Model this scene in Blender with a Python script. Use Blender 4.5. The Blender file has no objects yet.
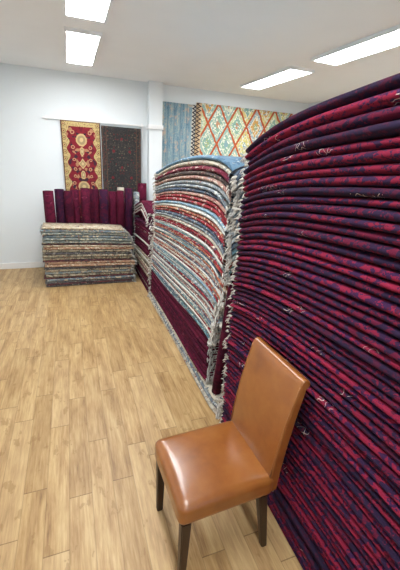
import bpy, bmesh, math, random
from mathutils import Vector, Matrix
random.seed(7)
R = random.uniform
C = bpy.context.scene.collection
PI = math.pi

# ------------------------------------------------------------------ node helpers
def lin(h):
    h = h.lstrip('#')
    out = []
    for i in (0, 2, 4):
        c = int(h[i:i + 2], 16) / 255
        out.append(c / 12.92 if c <= .04045 else ((c + .055) / 1.055) ** 2.4)
    return (*out, 1)

class X:
    """a float socket (or number) with arithmetic that builds Math nodes"""
    def __init__(s, nt, v): s.nt, s.v = nt, v
    def m(s, op, b=None, c=None):
        n = s.nt.nodes.new('ShaderNodeMath'); n.operation = op
        for i, q in enumerate((s, b, c)):
            if q is None: continue
            q = q.v if isinstance(q, X) else q
            if isinstance(q, (int, float)): n.inputs[i].default_value = q
            else: s.nt.links.new(q, n.inputs[i])
        return X(s.nt, n.outputs[0])
    def __add__(s, b): return s.m('ADD', b)
    def __sub__(s, b): return s.m('SUBTRACT', b)
    def __mul__(s, b): return s.m('MULTIPLY', b)
    def __truediv__(s, b): return s.m('DIVIDE', b)
    __radd__ = __add__; __rmul__ = __mul__
    def __rsub__(s, b): return X(s.nt, b).m('SUBTRACT', s)
    def lt(s, b): return s.m('LESS_THAN', b)
    def gt(s, b): return s.m('GREATER_THAN', b)
    def abs(s): return s.m('ABSOLUTE')
    def fract(s): return s.m('FRACT')
    def floor(s): return s.m('FLOOR')
    def max(s, b): return s.m('MAXIMUM', b)
    def min(s, b): return s.m('MINIMUM', b)
    def sin(s): return s.m('SINE')
    def sqrt(s): return s.m('SQRT')

class Mat:
    def __init__(s, name, rough=.8):
        s.m = bpy.data.materials.new(name); s.m.use_nodes = True
        s.nt = s.m.node_tree; s.b = s.nt.nodes['Principled BSDF']
        s.b.inputs['Roughness'].default_value = rough
    def node(s, t, **kw):
        n = s.nt.nodes.new(t)
        for k, v in kw.items(): setattr(n, k, v)
        return n
    def link(s, a, b): s.nt.links.new(a.v if isinstance(a, X) else a, b)
    def coords(s, kind):
        t = s.node('ShaderNodeTexCoord'); sp = s.node('ShaderNodeSeparateXYZ')
        s.nt.links.new(t.outputs[kind], sp.inputs[0])
        return [X(s.nt, o) for o in sp.outputs]
    def vec(s, *a):
        n = s.node('ShaderNodeCombineXYZ')
        for i, q in enumerate(a):
            q = q.v if isinstance(q, X) else q
            if isinstance(q, (int, float)): n.inputs[i].default_value = q
            else: s.nt.links.new(q, n.inputs[i])
        return n.outputs[0]
    def noise(s, vec, scale, detail=2, rough=.5):
        n = s.node('ShaderNodeTexNoise'); s.nt.links.new(vec, n.inputs['Vector'])
        n.inputs['Scale'].default_value = scale; n.inputs['Detail'].default_value = detail
        n.inputs['Roughness'].default_value = rough
        return X(s.nt, n.outputs[0])
    def vor(s, vec, scale=1, out='Distance', rnd=1, metric='EUCLIDEAN'):
        n = s.node('ShaderNodeTexVoronoi'); n.distance = metric
        s.nt.links.new(vec, n.inputs['Vector']); n.inputs['Scale'].default_value = scale
        n.inputs['Randomness'].default_value = rnd
        if out == 'Distance': return X(s.nt, n.outputs['Distance'])
        sp = s.node('ShaderNodeSeparateColor'); s.nt.links.new(n.outputs['Color'], sp.inputs[0])
        return [X(s.nt, o) for o in sp.outputs]
    def white(s, vec):
        n = s.node('ShaderNodeTexWhiteNoise'); s.nt.links.new(vec, n.inputs['Vector'])
        return X(s.nt, n.outputs['Value'])
    def rnd(s):
        n = s.node('ShaderNodeObjectInfo'); return X(s.nt, n.outputs['Random'])
    def mix(s, f, a, b):
        n = s.node('ShaderNodeMix'); n.data_type = 'RGBA'
        for sock, q in ((n.inputs[0], f), (n.inputs[6], a), (n.inputs[7], b)):
            q = q.v if isinstance(q, X) else q
            if isinstance(q, str): q = lin(q)
            if isinstance(q, (int, float, tuple)): sock.default_value = q
            else: s.nt.links.new(q, sock)
        return n.outputs[2]
    def ramp(s, f, stops, const=False):
        n = s.node('ShaderNodeValToRGB'); s.link(f, n.inputs[0])
        r = n.color_ramp
        if const: r.interpolation = 'CONSTANT'
        while len(r.elements) < len(stops): r.elements.new(.5)
        for e, (p, c) in zip(r.elements, stops): e.position = p; e.color = lin(c)
        return n.outputs[0]
    def color(s, c):
        if isinstance(c, str): s.b.inputs['Base Color'].default_value = lin(c)
        else: s.nt.links.new(c, s.b.inputs['Base Color'])
        return s
    def bump(s, h, strength=.3, dist=.005):
        n = s.node('ShaderNodeBump'); s.link(h, n.inputs['Height'])
        n.inputs['Strength'].default_value = strength; n.inputs['Distance'].default_value = dist
        s.nt.links.new(n.outputs[0], s.b.inputs['Normal']); return s

# ------------------------------------------------------------------ materials
def plain(name, col, rough=.8, metal=0, grain=0):
    M = Mat(name, rough); M.b.inputs['Metallic'].default_value = metal
    if grain:
        x, y, z = M.coords('Object'); n = M.noise(M.vec(x, y, z), 60, 3)
        M.color(M.mix(n * grain, col, '#000000'))
    else: M.color(col)
    return M.m

def wall_paint(name, col):
    M = Mat(name, .7); x, y, z = M.coords('Object')
    n = M.noise(M.vec(x, y, z), 3, 4)
    M.color(M.mix((n - .4) * .25, col, '#d5d6d4')); M.bump(M.noise(M.vec(x, y, z), 180, 2), .05, .002)
    return M.m
white_wall = wall_paint('white_wall_paint', '#e5ecef')
white_ceiling = wall_paint('white_ceiling_paint', '#f3f4f3')
white_trim = plain('white_gloss_paint', '#eef0f0', .4)

def floor_mat():
    M = Mat('oak_plank_vinyl', .42); x, y, z = M.coords('Object')
    W, L = .1158, .83
    r = (x - (.226 - .1158 * 40)) / W
    row = r.floor(); fx = r.fract()
    sh = M.white(M.vec(row, 3.7, 1.3))
    yy = (y + sh * L + 20) / L
    col = yy.floor(); fy = yy.fract()
    tone = M.white(M.vec(row, col, 5.1))
    g = M.noise(M.vec(x * 75 + tone * 50, y * 6, tone * 9), 1, 5, .65)       # grain along the plank
    g2 = M.noise(M.vec(x * 14 + tone * 31, y * 2.2, tone * 7), 1, 3, .55)
    kn = M.noise(M.vec(x * 16 + tone * 17, y * 9, tone * 11), 1, 3, .6)
    base = M.ramp(g * .5 + g2 * .5, [(.32, '#84653f'), (.44, '#ab885a'), (.55, '#c0a06f'), (.70, '#d6bb8c')])
    toned = M.mix((tone - .55) * .35, base, '#86683f')
    toned = M.mix((.4 - tone) * .5, toned, '#dbc197')
    toned = M.mix((kn.gt(.64)) * .35, toned, '#8a683c')
    toned = M.mix((kn - .56) * 1.6, toned, '#95713f')
    seam = fx.lt(.022).max(fx.gt(.985)) * .3
    end = fy.lt(.006) * .6
    M.color(M.mix(seam.max(end), toned, '#5e4526'))
    M.b.inputs['Specular IOR Level'].default_value = .4
    M.bump(g, .08, .002)
    return M.m
oak = floor_mat()

def rug_mat(name, base, alt, light, acc, fa=.5, fl=.18, facc=.12, sx=16, sy=26, squig=0, vary=.2, mott=.3, amt=1.0):
    """woven pattern of a rug; coordinates run along the fold (u) and around it (v), in metres"""
    M = Mat(name, .95); M.b.inputs['Specular IOR Level'].default_value = .15
    u, v, _ = M.coords('UV')
    rd = M.rnd(); uo = u + rd * 57.3; vo = v + rd * 31.7
    wob = M.noise(M.vec(uo, vo, 0), 40, 2)
    big = M.noise(M.vec(uo * sx * .55, vo * sy * .6, 1.5), 1, 3, .65)
    c1, c2, c3 = M.vor(M.vec(uo * sx * 1.6 + wob * .6, vo * sy * 1.3 + wob * .4, .5), 1, 'Color')
    f1, f2, f3 = M.vor(M.vec(uo * sx * 4.2, vo * sy * 2.6, 7.5), 1, 'Color')
    mask = (big * .75 + c1 * .32 + f1 * .12 + (rd - .5) * vary).gt(1.02 - fa * .9)
    col = M.mix(mask * amt, base, alt)
    m2 = (c2 * .8 + f2 * .3).lt(fl)
    m3 = (c3 * .75 + f3 * .35).lt(facc + .03)
    col = M.mix(m3, col, acc)
    col = M.mix(m2, col, light)
    fine = M.noise(M.vec(uo, vo, 3), 260, 2)
    col = M.mix((fine - .42) * mott * 2, col, '#100810')
    if squig:
        a, b, c = M.vor(M.vec(uo * 13, vo * 14, 2.5), 1, 'Color')
        d = M.noise(M.vec(uo * 34, vo * 34, 9), 1, 0)
        ln = (d - .5).abs().lt(.022) * a.gt(1 - squig)
        col = M.mix(ln * .85, col, '#cdbcb4')
    M.color(col); M.bump(M.noise(M.vec(uo, vo, 0), 420, 2), .5, .003)
    return M.m

red_navy = [
    rug_mat('crimson_navy_pile', '#7a1d35', '#271e3c', '#5d2a3e', '#4d152a', .49, .05, .18, 34, 46, squig=.03, vary=.1, amt=.95, mott=.55),
    rug_mat('wine_navy_pile', '#611932', '#241d37', '#4e2639', '#761f36', .50, .05, .18, 34, 46, squig=.03, vary=.1, amt=.95, mott=.55),
    rug_mat('raspberry_navy_pile', '#87213b', '#2e1e42', '#60283b', '#551930', .42, .05, .16, 34, 46, squig=.03, vary=.1, amt=.95, mott=.55),
    rug_mat('plum_navy_pile', '#4b1b31', '#251e36', '#602539', '#371a2f', .50, .06, .18, 34, 46, squig=.03, vary=.1, amt=.95, mott=.55),
]
rn_desc = ['crimson', 'wine red', 'raspberry red', 'plum']
maroon_m = rug_mat('maroon_pile', '#5d1831', '#4a142a', '#74344a', '#521632', .45, .07, .12, mott=.35)
maroon_d = rug_mat('deep_maroon_pile', '#511329', '#3d1025', '#682c40', '#45172d', .45, .06, .12, mott=.35)
maroon_n = rug_mat('maroon_navy_pile', '#4f1831', '#371933', '#663043', '#3d182d', .5, .08, .14, mott=.3)
def mid_rug(name, a, b, l, c, fa=.45, fl=.2, fc=.14, sx=22): return rug_mat(name, a, b, l, c, fa, fl, fc, sx, sx * 1.5, mott=.4)
PAL = {  # palette -> (description, material)
 'blue':   ('steel blue', mid_rug('steel_blue_pile', '#6c8ba3', '#56748c', '#a9b7bb', '#8495a0', .45, .2, .16, 14)),
 'cream':  ('cream', mid_rug('cream_pile', '#c6bfae', '#a39c90', '#8a4a48', '#646e78', .38, .13, .16)),
 'maroon': ('maroon and cream', mid_rug('maroon_cream_pile', '#70293a', '#562336', '#cfc4b6', '#8f6a60', .4, .22, .14)),
 'brown':  ('dark brown', mid_rug('dark_brown_pile', '#494140', '#655751', '#a29686', '#6f3a38', .45, .2, .14)),
 'salmon': ('salmon and cream', mid_rug('salmon_pile', '#a98478', '#855a56', '#cfc6b8', '#6f7a85', .44, .26, .18)),
 'grey':   ('dove grey', mid_rug('dove_grey_pile', '#8d9599', '#6a757f', '#c6c8c2', '#84605c', .44, .28, .14)),
 'slate':  ('slate blue', mid_rug('slate_pile', '#586878', '#454e60', '#acb3b3', '#8c6a60', .44, .24, .16)),
 'red':    ('brick red and cream', mid_rug('brick_red_pile', '#8e3138', '#732a36', '#cfc0b2', '#5f6c7c', .4, .26, .14)),
 'lightblue': ('pale blue', mid_rug('pale_blue_pile', '#8aa8ba', '#6a8ba3', '#cdd2cd', '#9a8a82', .42, .24, .12)),
 'orange': ('rust orange', mid_rug('rust_pile', '#a9684e', '#864840', '#d0c0a6', '#617a8a', .42, .26, .16)),
 'teal':   ('teal and grey', mid_rug('teal_pile', '#709092', '#53707c', '#bfc6be', '#94574e', .44, .26, .12)),
 'white':  ('off-white', mid_rug('off_white_pile', '#cfd0c8', '#b4baba', '#8e99a2', '#a3827a', .3, .13, .13)),
}
# rugs of the low pile on the left
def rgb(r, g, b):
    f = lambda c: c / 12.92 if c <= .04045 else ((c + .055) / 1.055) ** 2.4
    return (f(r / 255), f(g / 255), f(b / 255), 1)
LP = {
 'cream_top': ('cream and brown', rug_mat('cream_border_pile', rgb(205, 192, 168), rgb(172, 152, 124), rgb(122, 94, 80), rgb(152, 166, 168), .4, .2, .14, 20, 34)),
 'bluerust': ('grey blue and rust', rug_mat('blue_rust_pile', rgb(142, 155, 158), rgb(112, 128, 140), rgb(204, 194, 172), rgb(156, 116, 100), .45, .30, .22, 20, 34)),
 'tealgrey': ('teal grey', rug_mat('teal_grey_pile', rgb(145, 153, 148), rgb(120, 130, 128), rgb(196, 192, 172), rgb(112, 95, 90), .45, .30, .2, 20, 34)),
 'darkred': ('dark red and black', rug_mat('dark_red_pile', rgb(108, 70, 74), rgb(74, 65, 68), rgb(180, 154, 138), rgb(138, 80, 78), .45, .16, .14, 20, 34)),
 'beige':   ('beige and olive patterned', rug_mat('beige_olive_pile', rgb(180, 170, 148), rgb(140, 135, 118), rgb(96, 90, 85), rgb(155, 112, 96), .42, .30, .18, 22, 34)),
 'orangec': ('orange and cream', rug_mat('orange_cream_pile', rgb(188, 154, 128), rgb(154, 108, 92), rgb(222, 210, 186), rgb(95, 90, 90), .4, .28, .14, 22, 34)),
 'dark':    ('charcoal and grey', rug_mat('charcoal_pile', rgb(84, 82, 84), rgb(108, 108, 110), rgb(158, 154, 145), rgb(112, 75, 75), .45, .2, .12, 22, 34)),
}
fringe_m = plain('cotton_fringe', '#d6d2ca', .95, grain=.25)
fringe_g = plain('grey_cotton_fringe', '#b4b4b0', .95, grain=.3)

def leather():
    M = Mat('tan_leather', .3); x, y, z = M.coords('Object')
    n = M.noise(M.vec(x, y, z), 7, 4, .6)
    M.color(M.ramp(n, [(.3, '#80491c'), (.5, '#905624'), (.72, '#9d632e')]))
    M.b.inputs['Specular IOR Level'].default_value = .6
    M.b.inputs['Coat Weight'].default_value = .45; M.b.inputs['Coat Roughness'].default_value = .16
    M.bump(M.vor(M.vec(x, y, z), 420), .12, .0015)
    return M.m
tan = leather()
dark_wood = plain('dark_walnut', '#3b2416', .4, grain=.5)

# ------------------------------------------------------------------ object helpers
def mesh_obj(name, verts, faces, mat, parent=None, loc=(0, 0, 0), rot=(0, 0, 0), uvs=None, smooth=True):
    me = bpy.data.meshes.new(name); me.from_pydata(verts, [], faces)
    if uvs is not None:
        l = me.uv_layers.new(name='UVMap')
        flat = []
        for lp in me.loops: flat += uvs[lp.vertex_index]
        l.data.foreach_set('uv', flat)
    me.materials.append(mat)
    if smooth: me.polygons.foreach_set('use_smooth', [True] * len(me.polygons))
    me.update()
    o = bpy.data.objects.new(name, me); C.objects.link(o)
    o.location = loc; o.rotation_euler = rot
    if parent: o.parent = parent
    return o

def bm_obj(name, bm, mat, parent=None, loc=(0, 0, 0), rot=(0, 0, 0), smooth=True):
    bmesh.ops.recalc_face_normals(bm, faces=bm.faces[:])
    me = bpy.data.meshes.new(name); bm.to_mesh(me); bm.free()
    me.materials.append(mat)
    if smooth: me.polygons.foreach_set('use_smooth', [True] * len(me.polygons))
    o = bpy.data.objects.new(name, me); C.objects.link(o)
    o.location = loc; o.rotation_euler = rot
    if parent: o.parent = parent
    return o

def box_bm(bm, a, b):
    vs = [bm.verts.new((x, y, z)) for x in (a[0], b[0]) for y in (a[1], b[1]) for z in (a[2], b[2])]
    for f in ((0, 1, 3, 2), (4, 6, 7, 5), (0, 4, 5, 1), (2, 3, 7, 6), (0, 2, 6, 4), (1, 5, 7, 3)):
        bm.faces.new([vs[i] for i in f])
    return bm

def tag(o, label, cat, group=None):
    o['label'] = label; o['category'] = cat
    if group: o['group'] = group
    return o

def struct(name, boxes, mat, kind='structure'):
    bm = bmesh.new()
    for a, b in boxes: box_bm(bm, a, b)
    o = bm_obj(name, bm, mat, smooth=False); o['kind'] = kind
    return o

ONES = ['', 'first', 'second', 'third', 'fourth', 'fifth', 'sixth', 'seventh', 'eighth', 'ninth', 'tenth', 'eleventh',
        'twelfth', 'thirteenth', 'fourteenth', 'fifteenth', 'sixteenth', 'seventeenth', 'eighteenth', 'nineteenth']
TENS = {2: ('twentieth', 'twenty'), 3: ('thirtieth', 'thirty'), 4: ('fortieth', 'forty'), 5: ('fiftieth', 'fifty'),
        6: ('sixtieth', 'sixty'), 7: ('seventieth', 'seventy')}
def ordinal(n):
    if n < 20: return ONES[n]
    t, r = divmod(n, 10)
    return TENS[t][0] if r == 0 else TENS[t][1] + '-' + ONES[r]

# ------------------------------------------------------------------ folded rug
def folded_rug(s0, s1, zb, zt, depth, mat, loc, rotz, front=None, nsec=30, fringe=(), tufts=14, fr_mat=None, flen=.06, bulge=1.05, drop=.6):
    """A rug folded in half: the fold faces local -Y, the length runs along local X from s0 to s1,
    zb/zt give the height of its underside and top along the length.  The fringed ends are children."""
    front = front or (lambda s: 0)
    zo = zb((s0 + s1) / 2)
    # cross-section: (depth, height 0..1, front curve weight) outer, and inner faces of the two leaves
    def section(s):
        b, t = zb(s), zt(s); h = t - b; r = h * .56
        f = front(s)
        A = [(depth, 1), (depth * .45, 1), (.10, 1), (r * 2, .985)]
        arc = [(r * bulge * (1 - math.sin(a)), .5 + .43 * math.cos(a)) for a in
               [PI * k / 8 for k in range(1, 8)]]
        Bm = [(r * 2, .015), (.10, 0), (depth * .45, 0), (depth, 0)]
        out = A + arc + Bm
        inn = []
        for i, (y, q) in enumerate(out):
            if i < 4: inn.append((y, .56))
            elif i >= 11: inn.append((y, .44))
            else: inn.append((r * bulge * .94, .5 + .06 * math.cos(PI * (i - 3) / 8)))
        fx = lambda y: f * max(0, 1 - y / .5)
        return ([(s, y + fx(y), b + q * h - zo) for y, q in out], [(s, y + fx(y), b + q * h - zo) for y, q in inn])
    V, F, U = [], [], []
    n = 15
    # denser sections near the ends
    ts = [.5 - .5 * math.cos(PI * k / nsec) for k in range(nsec + 1)]
    ts = [.5 * t + .5 * k / nsec for k, t in enumerate(ts)]
    for t in ts:
        s = s0 + (s1 - s0) * t
        o, i_ = section(s)
        arc = 0; us = []
        for k, p in enumerate(o):
            if k: arc += math.dist(p, o[k - 1])
            us.append((s, arc))
        c = us[7][1]
        us = [(a, b - c) for a, b in us]
        V += o + i_; U += us + us
    for k in range(nsec):
        a, b = k * 2 * n, (k + 1) * 2 * n
        for j in range(n - 1):
            F.append((a + j, a + j + 1, b + j + 1, b + j))
            F.append((a + n + j, b + n + j, b + n + j + 1, a + n + j + 1))
        F.append((a, b, b + n, a + n)); F.append((a + n - 1, a + 2 * n - 1, b + 2 * n - 1, b + n - 1))
    for k, fl in ((0, 1), (nsec, 0)):
        a = k * 2 * n
        for j in range(n - 1):
            q = (a + j, a + n + j, a + n + j + 1, a + j + 1)
            F.append(q if fl else q[::-1])
    rug = mesh_obj('folded_rug', V, F, mat, None, (loc[0], loc[1], loc[2] + zo), (0, 0, rotz), U)
    for end in fringe:
        sx = s0 if end < 0 else s1
        b, t = zb(sx), zt(sx); h = t - b; f = front(sx)
        FV, FF = [], []
        o_, i_ = section(sx)
        for p_, q_ in zip(o_, i_):
            for w_ in (.38, .62):
                for e_ in (.001, .006):
                    FV.append((sx + end * e_, p_[1] + (q_[1] - p_[1]) * w_, p_[2] + (q_[2] - p_[2]) * w_))
        for j in range(n - 1):
            a_, b_ = j * 4, j * 4 + 4
            for c_, d_ in ((0, 1), (1, 3), (3, 2), (2, 0)): FF.append((a_ + c_, a_ + d_, b_ + d_, b_ + c_))
        FF.append((0, 2, 3, 1)); a_ = (n - 1) * 4; FF.append((a_, a_ + 1, a_ + 3, a_ + 2))
        for q in range(tufts):
            d = (R(0, 1) ** 1.7) * min(depth * .5, .28) + .002
            up = random.random() < .5
            z = (b + h * (R(.62, .95) if up else R(.05, .4))) - zo
            y = d + f * max(0, 1 - d / .5) if d > .012 else f + R(.002, h * .3)
            p = Vector((sx - end * .004, y, z))
            L = flen * R(.45, 1.15)
            dirv = Vector((end * 1., R(-.55, .2) - .25 * (d < .05), R(-.5, .35)))
            rad = R(.003, .007)
            ring = None
            for sg in range(4):
                w = rad * (1.0, 1.15, .9, .45)[sg]
                base = len(FV)
                for c in range(4):
                    a = PI / 2 * c
                    FV.append((p.x + .3 * w * math.cos(a), p.y + w * math.cos(a), p.z + w * math.sin(a)))
                if sg:
                    for c in range(4):
                        FF.append((base - 4 + c, base - 4 + (c + 1) % 4, base + (c + 1) % 4, base + c))
                else: FF.append((base + 3, base + 2, base + 1, base))
                p = p + dirv.normalized() * (L / 3)
                dirv += Vector((R(-.35, .1) * end, R(-.5, .4), -drop * R(.2, 1.1)))
            b4 = len(FV) - 4
            FF.append((b4, b4 + 1, b4 + 2, b4 + 3))
        mesh_obj('fringe', FV, FF, fr_mat or fringe_m, rug)
    return rug

def lerp_tab(tab, x):
    if x <= tab[0][0]: return tab[0][1]
    for (a, b), (c, d) in zip(tab, tab[1:]):
        if x <= c: return b + (d - b) * (x - a) / (c - a)
    return tab[-1][1]
def smooth_tab(tab, x):
    w = .12
    return (lerp_tab(tab, x - w) + 2 * lerp_tab(tab, x) + lerp_tab(tab, x + w)) / 4

def boundary(fn, amp):
    """a layer boundary with its own gentle waviness"""
    a = [(R(2, 9), R(0, 6.3), R(.3, 1)) for _ in range(3)]
    return lambda s: fn(s) + amp * sum(q * math.sin(k * s + p) for k, p, q in a) / 3

# ------------------------------------------------------------------ the setting
XL, XR, YF, YB, ZC = -1.3, 4.0, -3.0, 5.65, 2.75
struct('floor', [((XL - .1, YF - .1, -.08), (XR + .1, YB + .1, 0))], oak)
struct('ceiling', [((XL - .1, YF - .1, ZC), (XR + .1, YB + .1, ZC + .1))], white_ceiling)
struct('wall_left', [((XL - .1, YF, 0), (XL, YB, ZC))], white_wall)
struct('wall_right', [((XR, YF, 0), (XR + .1, YB, ZC))], white_wall)
struct('wall_back', [((XL - .1, YB, 0), (XR + .1, YB + .1, ZC))], white_wall)
struct('wall_front', [((XL - .1, YF - .1, 0), (XL + .3, YF, ZC)), ((XR - .3, YF - .1, 0), (XR + .1, YF, ZC)),
                      ((XL + .3, YF - .1, 0), (XR - .3, YF, .35)), ((XL + .3, YF - .1, 2.5), (XR - .3, YF, ZC))], white_wall)
# unseen shop window, added behind the camera to let soft daylight in
x0, x1 = XL + .3, XR - .3
fr = [((x0, YF - .08, .35), (x1, YF - .02, .41)), ((x0, YF - .08, 2.44), (x1, YF - .02, 2.5))]
for k in range(4):
    xx = x0 + (x1 - x0 - .06) * k / 3
    fr.append(((xx, YF - .08, .41), (xx + .06, YF - .02, 2.44)))
added_win = struct('added_window_1', fr, white_trim)
G = Mat('added_window_glass', .02)
tr = G.node('ShaderNodeBsdfTransparent'); gl = G.node('ShaderNodeBsdfGlossy'); gl.inputs['Roughness'].default_value = .02
mx = G.node('ShaderNodeMixShader'); mx.inputs[0].default_value = .06
G.nt.links.new(tr.outputs[0], mx.inputs[1]); G.nt.links.new(gl.outputs[0], mx.inputs[2])
G.nt.links.new(mx.outputs[0], G.nt.nodes['Material Output'].inputs[0])
bm = box_bm(bmesh.new(), (x0 + .01, YF - .054, .36), (x1 - .01, YF - .048, 2.49))
bm_obj('added_window_pane', bm, G.m, added_win, smooth=False)
# pilaster on the back wall, with its wider head
struct('trim_1', [((1.16, 5.50, 0), (1.36, YB, ZC))], white_wall)
struct('trim_2', [((1.145, 5.47, 2.12), (1.37, 5.50, 2.18)), ((1.145, 5.50, 2.12), (1.16, YB, 2.18))], white_trim)
struct('baseboard_back', [((XL, YB - .015, 0), (1.15, YB, .09))], white_trim)
struct('baseboard_left', [((XL, YF, 0), (XL + .015, YB - .015, .09))], white_trim)

# ------------------------------------------------------------------ right stack: crimson rugs, far end at y = 1.74
def right_fn(h):
    dl = lerp_tab([(0, 0), (.45, .085), (1, .14), (1.34, .155), (1.6, .17), (1.84, .235)], h)
    return lambda s: h + dl * (1 - math.exp(-max(s, 0) / .45)) + .02 * max(0, s - .7) * min(1, h)
hs = [0]
while hs[-1] < 1.815:
    hs.append(hs[-1] + (lerp_tab([(0, .028), (.8, .029), (1.1, .0315), (1.84, .0335)], hs[-1]) * R(.88, 1.12)))
bd = [(lambda s: .0005)] + [boundary(right_fn(h), .0025 * min(1, h * 2)) for h in hs[1:]]
N = len(hs) - 1
for k in range(N):
    h = (hs[k] + hs[k + 1]) / 2
    mi = random.choices([0, 1, 2, 3], [4, 3, 3, 2])[0]
    e0 = lerp_tab([(0, .035), (.8, .0), (1.8, .015)], h) + R(-.018, .012)
    ff = R(-.006, .006); fp = R(0, 6); fk = R(2, 6)
    rug = folded_rug(e0, 1.95 + R(-.04, .04), bd[k], bd[k + 1], .85, red_navy[mi], (.882, 1.74, 0), -PI / 2,
                     front=lambda s, ff=ff, fp=fp, fk=fk: ff + .004 * math.sin(fk * s + fp), nsec=34, fringe=(-1,), tufts=16, flen=.036, drop=.9, bulge=1.5)
    n = N - k
    where = 'topmost' if n == 1 else ordinal(n) + ' from top'
    tag(rug, f'{rn_desc[mi]} folded rug with navy motifs, {where} of stack behind leather chair', 'rug', 'folded red rugs in the stack behind the chair')

# ------------------------------------------------------------------ middle stack: many coloured rugs over maroon ones
# height above the level at the far end, by level and by distance from the far end (far end y = 4.05)
MT = {0: [(0, 0), (2.3, 0)],
      .11: [(0, 0), (1.6, 0), (2.15, -.005)],
      .42: [(0, 0), (.65, .022), (1.15, .055), (1.65, .09), (1.95, .095), (2.15, .08)],
      1.1: [(.2, 0), (.65, .055), (1.15, .095), (1.65, .115), (1.95, .105), (2.1, .06), (2.2, .02)],
      1.32: [(.22, -.005), (.65, .07), (1.15, .125), (1.65, .155), (1.95, .155), (2.1, .12), (2.2, .08)],
      1.60: [(.22, -.02), (.65, .075), (1.15, .145), (1.65, .178), (1.95, .17), (2.1, .155), (2.2, .13)]}
ML = sorted(MT)
def mid_fn(h):
    for a, b in zip(ML, ML[1:]):
        if h <= b or b == ML[-1]:
            t = (h - a) / (b - a)
            return lambda s: h + (1 - t) * smooth_tab(MT[a], s) + t * smooth_tab(MT[b], s)
hs = [0, .04, .075, .11]
while hs[-1] < .405: hs.append(hs[-1] + .0335 * R(.93, 1.07))
nm = len(hs) - 1
while hs[-1] < 1.585:
    hs.append(hs[-1] + lerp_tab([(.4, .0145), (.9, .0165), (1.12, .021), (1.35, .029), (1.6, .036)], hs[-1]) * R(.85, 1.15))
bd = [(lambda s: .0005)] + [boundary(mid_fn(h), .0022 * min(1, h * 3)) for h in hs[1:]]
N = len(hs) - 1
seq = ['blue', 'cream', 'maroon', 'brown', 'salmon', 'grey', 'grey', 'slate', 'salmon', 'red', 'red', 'lightblue', 'white', 'orange', 'red',
       'slate', 'grey', 'cream', 'red', 'red', 'white', 'teal', 'red', 'orange', 'slate', 'white', 'teal', 'orange']
tail = ['grey', 'white', 'salmon', 'slate', 'white', 'grey', 'cream', 'red', 'white', 'slate', 'teal', 'white', 'grey', 'lightblue', 'cream', 'slate', 'white', 'grey', 'salmon', 'white']
for k in range(N):
    h = (hs[k] + hs[k + 1]) / 2; n = N - k
    e0 = lerp_tab([(0, .0), (.42, .05), (.95, .22), (1.7, .22)], h) + R(-.02, .015)
    e1 = 4.05 - lerp_tab([(.1, 2.05), (.4, 2.07), (.63, 1.98), (.9, 1.90), (1.3, 1.90), (1.5, 1.91), (1.7, 1.93)], h)
    fm, depth, tf = fringe_m, .85, 18
    poke = False
    x = .874
    if k < 3:
        mat, de = PAL['cream' if k != 1 else 'grey'][1], 'cream' if k != 1 else 'dove grey'
        e0, e1, x = -.03 + R(-.02, .02), 4.05 - 1.80 + R(-.02, .02), (.862, .868, .876)[k]; tf = 26
        lab = f'{de} folded rug, {("lowest", "middle", "topmost")[k]} of three on floor under the maroon layer'
    elif k < nm:
        mat, de = random.choice([(maroon_m, 'maroon'), (maroon_d, 'maroon'), (maroon_m, 'maroon')])
        lab = f'plain maroon folded rug, {ordinal(nm - k)} down in maroon layer under the multicoloured rugs'
        x = .876 ; fm = fringe_g
    else:
        key = seq[n - 1] if n <= len(seq) else tail[(n - len(seq) - 1) % len(tail)]
        if n > len(seq) and random.random() < .12: key = random.choice(['orange', 'teal', 'red', 'lightblue'])
        de, mat = PAL[key]
        lab = (f'{de} folded rug, topmost of the tall multicoloured stack' if n == 1 else
               f'{de} folded rug, {ordinal(n)} from top of the tall multicoloured stack')
        poke = False
        e1 += R(-.05, .03)
        if poke: e1 = 4.05 - (1.795 + R(0, .02)); tf = 30
    zb, zt = bd[k], bd[k + 1]
    if k >= nm:
        sag = .035 + .02 * random.random()
        g = lambda f, e1=e1, sag=sag: (lambda s: f(s) - sag * math.exp(-max(0, e1 - s) / .05))
        zb0 = zb
        zb, zt = g(zb), g(zt)
        if poke:
            zt1 = zt; e2 = e1
            zb = (lambda f, e2=e2: (lambda s: f(s) - .03 * max(0, 1 - (e2 - s) / .09)))(zb)
    ff = R(-.004, .004); fp = R(0, 6)
    rug = folded_rug(e0, e1, zb, zt, depth, mat, (x, 4.05, 0), -PI / 2,
                     front=lambda s, ff=ff, fp=fp, e1=e1: ff + .004 * math.sin(3 * s + fp) + .02 * math.exp(-max(0, e1 - s) / .06), nsec=30,
                     fringe=(-1, 1), tufts=tf, fr_mat=fm, flen=.05, drop=.9)
    tag(rug, lab, 'rug', 'folded rugs in the long stack beside the aisle')

# ------------------------------------------------------------------ far stack, between the low pile and the tall one
FTAB = [(0, 0), (.5, .045), (1.1, .075)]
def far_fn(h):
    q = min(1, h / .5)
    return lambda s: h + q * smooth_tab(FTAB, s)
hs = [0]
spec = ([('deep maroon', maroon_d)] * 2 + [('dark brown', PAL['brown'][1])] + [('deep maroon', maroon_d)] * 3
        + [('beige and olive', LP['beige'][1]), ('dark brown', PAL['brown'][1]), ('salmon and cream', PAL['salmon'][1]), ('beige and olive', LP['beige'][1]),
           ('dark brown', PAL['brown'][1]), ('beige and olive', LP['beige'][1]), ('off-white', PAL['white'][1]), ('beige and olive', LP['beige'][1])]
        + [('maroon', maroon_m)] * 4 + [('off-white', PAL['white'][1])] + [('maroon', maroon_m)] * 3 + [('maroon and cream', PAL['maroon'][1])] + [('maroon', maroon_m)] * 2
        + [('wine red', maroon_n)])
thick = []
for de, m in spec: thick.append(.018 if de in ('off-white', 'dark brown') else .036)
sc = .86 / sum(thick)
for t in thick: hs.append(hs[-1] + t * sc)
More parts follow.
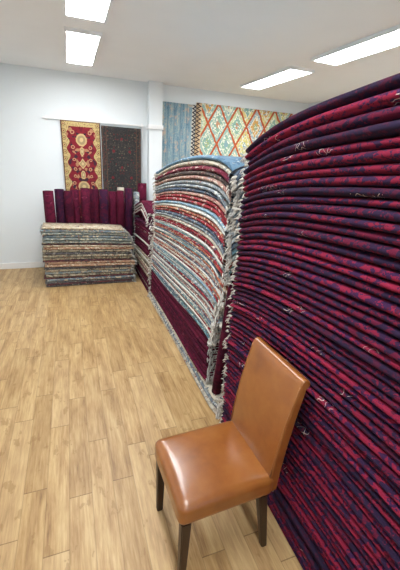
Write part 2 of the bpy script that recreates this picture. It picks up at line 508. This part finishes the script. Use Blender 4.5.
bd = [(lambda s: .0005)] + [boundary(far_fn(h), .004 * min(1, h * 3)) for h in hs[1:]]
N = len(spec)
for k, (de, m) in enumerate(spec):
    ff = R(-.006, .006)
    rug = folded_rug(R(-.02, .03), 1.07 + R(-.02, .02), bd[k], bd[k + 1], .8, m, (.876, 5.22, 0), -PI / 2,
                     front=lambda s, ff=ff: ff, nsec=14, fringe=(-1, 1), tufts=8, fr_mat=fringe_m, flen=.045)
    n = N - k
    tag(rug, f'{de} folded rug, ' + ('topmost' if n == 1 else ordinal(n) + ' from top') + ' in maroon-and-beige stack in far corner', 'rug', 'folded rugs in the far corner stack')
# bent rugs draped over a rolled rug on top of the far stack
def rolled(name, radius, length, mat, loc, rot, turns=4, spiral_top=True, pinch=0):
    V, F, U = [], [], []
    per = 18; n = turns * per + 1; rows = 7
    ir = radius * .22; pitch = (radius - ir) / turns; th = pitch * .86
    for r in range(rows):
        z = length * r / (rows - 1)
        bulge = 1 + R(-.02, .02) - pinch * abs(r / (rows - 1) - .5)
        for k in range(n):
            a = 2 * PI * k / per; rr = (ir + pitch * k / per)
            last = k - (turns - 1) * per
            if last > 0: rr = max(rr, ir + pitch * (turns - 1 + min(1, last / 4)))
            w = 1 + .03 * math.sin(2 * a + .8) * (k / n)
            for q in (rr * w * bulge, (rr - th) * w * bulge):
                V.append((q * math.cos(a), q * math.sin(a), z)); U.append((z, rr * a * .5 + q))
    W = 2 * n
    for r in range(rows - 1):
        for k in range(n - 1):
            a, b = r * W + 2 * k, (r + 1) * W + 2 * k
            F.append((a, a + 2, b + 2, b)); F.append((a + 1, b + 1, b + 3, a + 3))
        for k in (0, n - 1):
            a, b = r * W + 2 * k, (r + 1) * W + 2 * k
            F.append((a, b, b + 1, a + 1) if k == 0 else (a, a + 1, b + 1, b))
    for r in (0, rows - 1):
        for k in range(n - 1):
            a = r * W + 2 * k
            q = (a, a + 1, a + 3, a + 2)
            F.append(q if r == 0 else q[::-1])
    return mesh_obj(name, V, F, mat, None, loc, rot, U)
far_top = hs[-1]
core = rolled('rolled_rug', .05, .8, maroon_m, (.90, 4.66, far_top + .045 + .052), (0, PI / 2, 0))
tag(core, 'maroon rolled rug lying crosswise on far corner stack beneath the bent rugs', 'rug', 'rolled rugs')
core2 = rolled('rolled_rug', .045, .7, maroon_n, (.885, 4.25, far_top + .075 + .05), (0, PI / 2, 0))
tag(core2, 'dark maroon rolled rug end beside the tall multicoloured stack, on far corner stack', 'rug', 'rolled rugs')
def vee(z): return lambda s: z + .045 + .115 - .27 * abs(math.sqrt((s - .56) ** 2 + .003))
bent = [('maroon', maroon_m), ('off-white', PAL['white'][1]), ('maroon and cream', PAL['maroon'][1]), ('off-white', PAL['white'][1]), ('dark brown', PAL['brown'][1]),
        ('off-white', PAL['white'][1]), ('maroon', maroon_m)]
tz = [.026, .018, .024, .018, .02, .018, .03]
z = far_top + .016
for k, ((de, m), t) in enumerate(zip(bent, tz)):
    rug = folded_rug(.03 + R(-.02, .03), .98 + R(-.05, .02), vee(z), vee(z + t), .7, m, (.876 + R(-.006, .006), 5.22, 0), -PI / 2, nsec=26,
                     fringe=(-1, 1), tufts=14, flen=.05)
    z += t
    tag(rug, f'{de} folded rug bent into a peak, {("lowest", "second from bottom", "third from bottom", "fourth from bottom", "fifth from bottom", "second from top", "topmost")[k]} over far corner stack', 'rug', 'bent rugs on top of the far corner stack')

# ------------------------------------------------------------------ low pile on the left, folds facing the camera
order = ['dark', 'darkred', 'dark', 'bluerust', 'darkred', 'beige', 'bluerust', 'beige', 'dark', 'orangec', 'orangec', 'darkred', 'beige', 'beige', 'dark', 'beige', 'orangec',
         'cream_top', 'darkred', 'tealgrey', 'tealgrey', 'bluerust', 'tealgrey', 'bluerust', 'cream_top']
tk = {'cream_top': .026, 'darkred': .02, 'dark': .028}
ths = [tk.get(o, .038) for o in order]; sc = .775 / sum(ths)
def low_fn(h):
    q = h / .8
    return lambda s: h + q * (.045 * (1 - s / 1.17)) + .012 * q * math.sin(s * 3) * .6
hs = [0]
for t in ths: hs.append(hs[-1] + t * sc)
bd = [(lambda s: .0005)] + [boundary(low_fn(h), .004 * min(1, h * 3)) for h in hs[1:]]
N = len(order)
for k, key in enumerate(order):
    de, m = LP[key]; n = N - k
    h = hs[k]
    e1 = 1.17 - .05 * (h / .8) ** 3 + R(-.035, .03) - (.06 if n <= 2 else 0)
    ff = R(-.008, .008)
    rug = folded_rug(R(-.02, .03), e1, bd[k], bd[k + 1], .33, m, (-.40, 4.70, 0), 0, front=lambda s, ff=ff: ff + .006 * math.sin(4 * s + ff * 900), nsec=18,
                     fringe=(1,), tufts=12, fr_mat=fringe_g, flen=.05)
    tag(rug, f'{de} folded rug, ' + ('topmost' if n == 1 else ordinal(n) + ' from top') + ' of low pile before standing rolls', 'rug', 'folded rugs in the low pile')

# ------------------------------------------------------------------ rolled rugs standing behind the low pile
rolls = [(-.295, .072, 1.22, 'maroon_m', 0), (-.16, .068, 1.24, 'maroon_n', .0), (-.036, .062, 1.225, 'maroon_n', .0), (.065, .055, 1.235, 'maroon_m', .012), (.178, .068, 1.265, 'maroon_m', .008),
         (.308, .072, 1.25, 'maroon_n', .0), (.438, .068, 1.255, 'maroon_n', .005), (.562, .064, 1.225, 'maroon_m', .0), (.676, .058, 1.245, 'maroon_m', .005), (.79, .064, 1.275, 'maroon_n', -.003)]
mats = dict(maroon_m=maroon_m, maroon_n=maroon_n)
nm_ = {'maroon_m': 'maroon', 'maroon_n': 'dark plum'}
for k, (x, r, L, m, ln) in enumerate(rolls):
    o = rolled('rolled_rug', r, L + .005, [mats[m], maroon_d][k in (2, 5, 8)], (x * .98, 5.13 + (.035 if k % 2 else -.02), .003), (R(-.01, .0), ln, R(0, 6)), pinch=.16)
    pos = ['leftmost', 'second from left', 'third from left', 'fourth from left', 'fifth from left', 'sixth from left', 'fourth from right', 'third from right', 'second from right', 'rightmost'][k]
    tag(o, f'{nm_[m]} rolled rug standing on end, {pos} in row behind low pile', 'rug', 'rolled rugs standing in a row')
o = rolled('rolled_rug', .045, 1.22, PAL['grey'][1], (.92, 5.27, .003), (0, 0, 1))
tag(o, 'light grey rolled rug standing on end beside the dark plum row', 'rug')
o = rolled('rolled_rug', .07, 1.34, maroon_m, (1.03, 5.40, .003), (0, 0, 2))
tag(o, 'maroon rolled rug standing tallest in corner beside white pilaster', 'rug')
o = rolled('rolled_rug', .05, 1.28, PAL['cream'][1], (.69, 5.28, .003), (0, 0, 2))
tag(o, 'cream rolled rug peeking up behind the row of maroon rolls', 'rug')
# rugs folded small and stuffed, ends outwards, into the gap between the two tall stacks
gap_seq = ['slate', 'grey', 'grey', 'slate', 'brown', 'grey', 'slate', 'lightblue', 'grey', 'lightblue', 'slate', 'teal', 'tealgrey', 'orange', 'teal', 'tealgrey', 'slate', 'brown', 'grey', 'teal', 'slate', 'white']
hs = [.1135]
while hs[-1] < 1.70: hs.append(hs[-1] + (.042 if hs[-1] > .9 else .055) * R(.8, 1.2))
N = len(hs) - 1
def gap_fn(h, sl):
    return lambda s: h + min(1, max(0, h - .1135) / .3) * (.10 * s - .05 * math.exp(-s / .05) * sl)
bd = [gap_fn(h, 1) for h in hs]
for k in range(N):
    h = hs[k]; n = N - k
    key = gap_seq[n - 1] if n <= len(gap_seq) else random.choice(['grey', 'slate', 'brown', 'dark', 'brown'])
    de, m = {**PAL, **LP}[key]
    out = .865 if h > 1.6 else (.875 + R(-.012, .02) if h > 1.08 else 1.0 + R(-.01, .02))
    wid = lerp_tab([(.1, .20), (.4, .20), (.63, .13), (.95, .085), (1.5, .085), (1.75, .115)], h)
    y0 = 1.775 if h > .5 else 1.80
    rug = folded_rug(0, .6, bd[k], bd[k + 1], wid, m, (out, y0, 0), 0, nsec=12, fringe=(-1,), tufts=22, fr_mat=fringe_m if n % 3 else fringe_g, flen=.04, drop=.9)
    tag(rug, f'{de} folded rug end, ' + ('topmost' if n == 1 else ordinal(n) + ' from top') + ' stuffed in gap between tall stacks', 'rug', 'rug ends in the gap between the stacks')
# the roll leaning in the gap between the two tall stacks
a = Vector((.925, 1.925, .113)); b = Vector((.93, 1.80, 1.12)); d = b - a
o = rolled('rolled_rug', .036, d.length, maroon_d, a, d.to_track_quat('Z', 'Y').to_euler(), turns=3)
tag(o, 'thin maroon rolled rug leaning in the gap between the two tall stacks', 'rug')

# ------------------------------------------------------------------ hung carpets
def hung(name, x0, x1, z0, z1, y, mat, wav=.004):
    nx, nz = 24, 30; V, F = [], []
    for side in (0, 1):
        for j in range(nz + 1):
            for i in range(nx + 1):
                x = x0 + (x1 - x0) * i / nx; z = z0 + (z1 - z0) * j / nz
                w = wav * math.sin(i * .9) * (1 - j / nz)
                V.append((x - (x0 + x1) / 2, (-.009 if side == 0 else 0) - wav + w, z - z0))
    S = (nx + 1) * (nz + 1)
    for j in range(nz):
        for i in range(nx):
            a = j * (nx + 1) + i
            F.append((a, a + 1, a + nx + 2, a + nx + 1)); F.append((S + a, S + a + nx + 1, S + a + nx + 2, S + a + 1))
    rim = [i for i in range(nx + 1)] + [(j) * (nx + 1) + nx for j in range(1, nz + 1)] + [nz * (nx + 1) + i for i in range(nx - 1, -1, -1)] + [j * (nx + 1) for j in range(nz - 1, 0, -1)]
    for p, q in zip(rim, rim[1:] + rim[:1]): F.append((p, p + S, q + S, q))
    return mesh_obj(name, V, F, mat, None, ((x0 + x1) / 2, y, z0))

def red_rug_mat(W):
    M = Mat('red_medallion_carpet', .95); x, y, z = M.coords('Object')
    zt = z            # metres from the bottom edge
    nz = M.noise(M.vec(x, z, 0), 26, 2)
    ax = x.abs()
    n1 = M.noise(M.vec(ax * 1.0, z, 1), 18, 3)
    v1, v2, v3 = M.vor(M.vec(ax, z, 3), 26, 'Color')
    field = M.mix(n1.gt(.56) * .8, '#7c1827', '#641222')
    field = M.mix((v1.gt(.9)) * .7, field, '#b98f68')
    field = M.mix((v2.gt(.9)), field, '#3d2130')
    # scalloped field edge
    half = .185 + (z * (2 * PI / .19)).sin() * .022
    border = M.mix(M.noise(M.vec(x, z, 5), 60, 3).gt(.57), '#bfa873', '#937a50')
    # rosettes in the border
    fz = ((z / .092).fract() - .5) * .092
    rx = ax - W * .435
    rr = (fz * fz + rx * rx).sqrt()
    border = M.mix(rr.lt(.030), border, '#7d6a48')
    border = M.mix(rr.lt(.021), border, '#b89d6a')
    border = M.mix(rr.lt(.009), border, '#7a3a35')
    col = M.mix(ax.gt(half), field, border)
    # medallions down the middle
    def ell(cz, a, b, metric='e'):
        dx = x / a; dz = (z - cz) / b
        return (dx * dx + dz * dz).sqrt() if metric == 'e' else dx.abs() + dz.abs()
    for cz, a, b, me in ((1.50, .075, .085, 'e'), (1.175, .06, .075, 'd'), (1.345, .03, .06, 'e'), (1.02, .032, .06, 'e'), (.85, .08, .08, 'e'), (.52, .06, .07, 'd')):
        e = ell(cz, a, b, me) + (nz - .5) * .25
        col = M.mix(e.lt(1), col, '#c8a978')
        col = M.mix(e.lt(.72), col, '#9c8a66')
        col = M.mix(e.lt(.35), col, '#cdb585')
        for sx in (.105, .125):
            pass
    for cz, cx, r in ((1.60, .12, .028), (1.40, .12, .026), (1.23, .115, .022), (1.10, .105, .024), (1.0, .115, .022), (.9, .13, .024)):
        q = ((ax - cx) * (ax - cx) + (z - cz) * (z - cz)).sqrt() + (nz - .5) * .02
        col = M.mix(q.lt(r), col, '#b78a68'); col = M.mix(q.lt(r * .5), col, '#7a1a28')
    tb = z.gt(1.675)
    col = M.mix(tb * ax.lt(10), col, border)
    edge = ax.gt(W / 2 - .012).max(z.gt(1.735))
    col = M.mix(edge, col, '#5d2a26')
    M.color(col); return M.m
Wr = .535
rr_ = hung('hanging_carpet', -.075, -.075 + Wr, .40, 2.145, YB - .03, red_rug_mat(Wr))
tag(rr_, 'red medallion carpet with gold border hanging on the back wall', 'carpet', 'carpets hung on the back wall')

def dark_rug_mat(W, H_):
    M = Mat('charcoal_floral_carpet', .95); x, y, z = M.coords('Object'); ax = x.abs()
    n = M.noise(M.vec(x, z, 0), 30, 3)
    col = M.mix(n, '#1d1e21', '#333232')
    a, b, c = M.vor(M.vec(ax, z, 1), 34, 'Color'); d = M.vor(M.vec(ax, z, 1), 34)
    col = M.mix(a.gt(.72) * d.lt(.42), col, '#5a2426')
    col = M.mix(b.gt(.8) * d.lt(.34), col, '#5f584a')
    col = M.mix((M.noise(M.vec(ax, z, 4), 22, 3) - .5).abs().lt(.010), col, '#4f4a41')
    for cz, cx, r in ((1.38, .12, .022), (1.15, .0, .02), (1.0, .14, .022), (1.55, .0, .02)):
        q = ((ax - cx) * (ax - cx) + (z - cz) * (z - cz)).sqrt() + (n - .5) * .03
        col = M.mix(q.lt(r), col, '#6b2027')
    bd_ = ax.gt(W / 2 - .07); ln = (ax - (W / 2 - .07)).abs().lt(.004).max((ax - (W / 2 - .015)).abs().lt(.004))
    col = M.mix(bd_ * n.gt(.55), col, '#4d302c')
    col = M.mix(ln, col, '#5d4434')
    M.color(col); return M.m
dr = hung('hanging_carpet', .472, 1.052, .40, 2.115, YB - .05, dark_rug_mat(.58, 1.7))
tag(dr, 'charcoal floral carpet hanging on the back wall beside white pilaster', 'carpet', 'carpets hung on the back wall')

def blue_kilim_mat(W):
    M = Mat('faded_blue_kilim', .95); x, y, z = M.coords('Object')
    s1 = M.noise(M.vec(x * 26, z * 3.5, 0), 1, 3, .6)
    s2 = M.noise(M.vec(x * 11, z * 9, 3), 1, 3, .6)
    f = M.noise(M.vec(x * 110, z * 40, 5), 1, 2)
    col = M.ramp(s1 * .6 + f * .4, [(.32, '#4d6d84'), (.45, '#6f8f9f'), (.54, '#8fa6ab'), (.64, '#b3b09c')])
    col = M.mix((s2 - .53) * 5, col, '#d0ae92')
    col = M.mix((x * 62).sin().gt(.8) * .5, col, '#4f7089')
    zz = (((z / .055).fract() - .5).abs() * 2)          # zigzag border on the right
    bx = (x - (W / 2 - .065)) / .065
    zig = (bx - zz * .8 - .1).abs()
    col = M.mix(bx.gt(0), col, '#c3bdb0'); col = M.mix(bx.gt(0) * zig.lt(.28), col, '#2c2d38')
    col = M.mix(bx.gt(.86), col, '#22232c')
    M.color(col); return M.m
bk = hung('hanging_kilim', 1.372, 1.925, .35, 2.52, YB - .03, blue_kilim_mat(.553))
tag(bk, 'faded blue striped kilim with zigzag edge hanging beside white pilaster', 'rug', 'kilims hung on the back wall')

def lattice_mat(cx, z0, W):
    M = Mat('orange_lattice_kilim', .95); x, y, z = M.coords('Object')
    px = x + cx; pz = z + z0
    wob = M.noise(M.vec(px, pz, 0), 14, 2)
    p = (px - 2.307 + (wob - .5) * .03) / .172; q = (pz - 1.985 + (wob - .5) * .03) / .30
    a0 = (p + q) / 2 + 20; b0 = (p - q) / 2 + 20
    fa, fb = a0.fract(), b0.fract()
    da = (fa - .5).abs(); db = (fb - .5).abs(); d = da.max(db) * 2     # 1 on the lattice lines, 0 in a cell's middle
    idn = M.white(M.vec(a0.floor(), b0.floor(), 2.2)); id2 = M.white(M.vec(a0.floor(), b0.floor(), 8.1))
    f = M.vor(M.vec(px, pz, 2), 55, 'Color')[0]
    pal = [(0, '#b9c296'), (.22, '#95b3a4'), (.42, '#cfbf7e'), (.6, '#a3b3b5'), (.8, '#c39d80')]
    body = M.ramp(idn, pal, True)
    mid = M.ramp(id2, [(0, '#cdc374'), (.25, '#88ac98'), (.5, '#c8cdb9'), (.75, '#cb9c58')], True)
    core = M.ramp((idn * 7.3).fract(), [(0, '#c08a68'), (.3, '#7fa2aa'), (.6, '#e0dfcf'), (.8, '#9dab7c')], True)
    col = M.mix(d.lt(.58), body, mid)
    col = M.mix((d - .58).abs().lt(.035), col, '#dcdac6')
    col = M.mix(d.lt(.24), col, core)
    col = M.mix(f.gt(.84), col, '#dfe0d0'); col = M.mix(f.lt(.1), col, '#7c9aa0')
    col = M.mix(d.gt(.895), col, '#b4552e')
    e = x + W / 2
    zz = ((z / .06).fract() - .5).abs() * 2
    col = M.mix(e.lt(.09), col, '#c9b08c'); col = M.mix(e.lt(.09) * ((e / .09 - zz * .7 - .1).abs().lt(.2)), col, '#4b3b3a')
    M.color(col); return M.m
lk = hung('hanging_kilim', 1.93, 3.70, .35, 2.56, YB - .02, lattice_mat((1.93 + 3.70) / 2, .35, 1.77))
tag(lk, 'orange diamond lattice kilim hanging behind the tall stacks', 'rug', 'kilims hung on the back wall')
# rail the two carpets hang from
bm = bmesh.new(); box_bm(bm, (-.30, -.012, -.012), (1.10, .012, .012))
rail = bpy.data.objects.new('hanging_rail', None); C.objects.link(rail); rail.location = (0, YB - .028, 2.16)
tag(rail, 'white rail on the back wall above the charcoal carpet', 'rail')
bm_obj('bar', bm, white_trim, rail, smooth=False)
for xx in (-.25, .44, 1.075):
    bm = bmesh.new(); box_bm(bm, (xx - .012, .0, -.03), (xx + .012, .028, .03)); bm_obj('bracket', bm, white_trim, rail, smooth=False)
bm = bmesh.new(); box_bm(bm, (1.075, -.02, -.20), (1.09, -.008, .012)); bm_obj('end_rod', bm, white_trim, rail, smooth=False)

# ------------------------------------------------------------------ tan leather dining chair, facing left
def rounded_box(hx, hy, hz, r, cuts, crown=0, warp=None):
    bm = bmesh.new(); bmesh.ops.create_cube(bm, size=2)
    bmesh.ops.subdivide_edges(bm, edges=bm.edges[:], cuts=cuts, use_grid_fill=True)
    for v in bm.verts:
        # spread the cuts towards the edges so the rounding is smooth
        p = Vector([math.copysign(abs(c) ** .6, c) for c in v.co])
        p = Vector((p.x * hx, p.y * hy, p.z * hz))
        q = Vector((max(-hx + r, min(hx - r, p.x)), max(-hy + r, min(hy - r, p.y)), max(-hz + r, min(hz - r, p.z))))
        d = p - q
        if d.length > 1e-6: p = q + d.normalized() * r
        if p.z > 0: p.z += crown * (1 - (p.x / hx) ** 2) * (1 - (p.y / hy) ** 2)
        if warp: p = warp(p)
        v.co = p
    return bm
chair = bpy.data.objects.new('dining_chair', None); C.objects.link(chair); chair.location = (.52, 1.075, 0); chair.rotation_euler = (0, 0, math.radians(2.5))
tag(chair, 'tan leather dining chair with rolled top backrest, in front of red stack', 'chair')
bm = rounded_box(.225, .196, .055, .032, 12, .022)
bm_obj('seat', bm, tan, chair, (.005, 0, .415))
# backrest: side profile swept across the width (x to the rear), scrolled over at the top
front = [(.196, .40), (.200, .47), (.207, .55), (.218, .64), (.234, .74), (.254, .83), (.270, .895), (.275, .922)]
cx, cz, cr = .298, .925, .024
arc = [(cx + cr * math.cos(a), cz + cr * math.sin(a)) for a in [PI - PI * 1.42 * k / 12 for k in range(13)]]
back = [(.306, .893), (.300, .86), (.282, .76), (.268, .65), (.257, .55), (.250, .47), (.246, .38), (.20, .372)]
prof = front + arc[1:] + back
bm = bmesh.new()
ny = 16; hw = .187; rows = []
for j in range(ny + 1):
    t = -1 + 2 * j / ny; t = math.copysign(abs(t) ** .55, t)
    rows.append([bm.verts.new((x - (.007 * (1 - t ** 4) if i in range(1, 8) else 0), hw * t, z)) for i, (x, z) in enumerate(prof)])
n = len(prof)
for j in range(ny):
    for i in range(n):
        bm.faces.new((rows[j][i], rows[j][(i + 1) % n], rows[j + 1][(i + 1) % n], rows[j + 1][i]))
bm.faces.new(rows[0][::-1]); bm.faces.new(rows[-1])
bk_ = bm_obj('backrest', bm, tan, chair)
bv = bk_.modifiers.new('edge', 'BEVEL'); bv.width = .007; bv.segments = 3; bv.limit_method = 'ANGLE'; bv.angle_limit = math.radians(50)
bk_.modifiers.new('wn', 'WEIGHTED_NORMAL')
# piping along both front edges of the backrest
for sy in (-1, 1):
    pts = [(x - .001, sy * (hw - .004), z) for x, z in front[1:]]
    V, F = [], []
    for i, p in enumerate(pts):
        for c in range(6):
            a_ = 2 * PI * c / 6; V.append((p[0] + .0035 * math.cos(a_), p[1] + .0035 * math.sin(a_), p[2]))
    for i in range(len(pts) - 1):
        for c in range(6): F.append((i * 6 + c, i * 6 + (c + 1) % 6, i * 6 + 6 + (c + 1) % 6, i * 6 + 6 + c))
    F.append((5, 4, 3, 2, 1, 0)); b_ = (len(pts) - 1) * 6; F.append(tuple(b_ + c for c in range(6)))
    mesh_obj('piping', V, F, tan, bk_)
for sx in (-1, 1):
    for sy in (-1, 1):
        bm = bmesh.new(); bmesh.ops.create_cube(bm, size=1)
        for v in bm.verts:
            top = v.co.z > 0; w = .042 if top else .030
            v.co = (v.co.x * w + (0 if top else (.06 if sx > 0 else -.004)), v.co.y * w, .375 if top else 0)
        bmesh.ops.bevel(bm, geom=bm.edges[:], offset=.004, segments=2, affect='EDGES')
        bm_obj('leg', bm, dark_wood, chair, (.175 if sx > 0 else -.185, sy * .172, 0), smooth=False)

# ------------------------------------------------------------------ ceiling lights
E_ = Mat('light_diffuser'); E_.b.inputs['Emission Color'].default_value = (.97, .985, 1, 1); E_.b.inputs['Emission Strength'].default_value = 19
E_.color('#f4f4f2')
spots = [(.2, 4.35), (2.5, 4.35), (.2, 2.75), (2.5, 2.75), (.2, .8), (2.5, .8), (.2, -1.5), (2.5, -1.5)]  # all out of view; farthest pair added to brighten the back wall
nm2 = ['added farthest left', 'added farthest right', 'second row left', 'second row right', 'third row left', 'third row right', 'near the added window left', 'near the added window right']
for (x, y), w in zip(spots, nm2):
    t = bpy.data.objects.new('ceiling_light', None); C.objects.link(t); t.location = (x, y, ZC)
    tag(t, f'long white ceiling light panel, {w} on the ceiling', 'ceiling light', 'ceiling light panels')
    bm = bmesh.new(); a_, b_ = .16, .62
    for a, b in (((-a_, -b_), (a_, -b_ + .02)), ((-a_, b_ - .02), (a_, b_)), ((-a_, -b_ + .02), (-a_ + .02, b_ - .02)), ((a_ - .02, -b_ + .02), (a_, b_ - .02))):
        box_bm(bm, (a[0], a[1], -.03), (b[0], b[1], -.0005))
    bm_obj('frame', bm, white_trim, t, smooth=False)
    bm = box_bm(bmesh.new(), (-a_ + .021, -b_ + .021, -.02), (a_ - .021, b_ - .021, -.012)); bm_obj('diffuser', bm, E_.m, t, smooth=False)

# ------------------------------------------------------------------ daylight, camera, view
w = bpy.data.worlds.new('World'); bpy.context.scene.world = w; w.use_nodes = True
bg = w.node_tree.nodes['Background']; bg.inputs[0].default_value = (.86, .93, 1, 1); bg.inputs[1].default_value = 0.8

cam = bpy.data.cameras.new('camera'); co = bpy.data.objects.new('camera', cam); C.objects.link(co)
F_, P_, RL, YAW = 340., math.radians(20.4), .06, math.radians(21.085)
f = Vector((math.sin(YAW) * math.cos(P_), math.cos(YAW) * math.cos(P_), -math.sin(P_)))
r = Vector((math.cos(YAW), -math.sin(YAW), 0)); u = r.cross(f)
r2 = r * math.cos(RL) + u * math.sin(RL); u2 = -r * math.sin(RL) + u * math.cos(RL)
m = Matrix((r2, u2, -f)).transposed().to_4x4(); m.translation = (0, 0, 1.75)
co.matrix_world = m
cam.sensor_fit = 'VERTICAL'; cam.sensor_height = 24; cam.lens = F_ / 570 * 24; cam.clip_start = .02
sc_ = bpy.context.scene; sc_.camera = co
sc_.view_settings.view_transform = 'Standard'; sc_.view_settings.look = 'None'; sc_.view_settings.gamma = 1
sc_.view_settings.use_curve_mapping = False; sc_.view_settings.exposure = 0.68
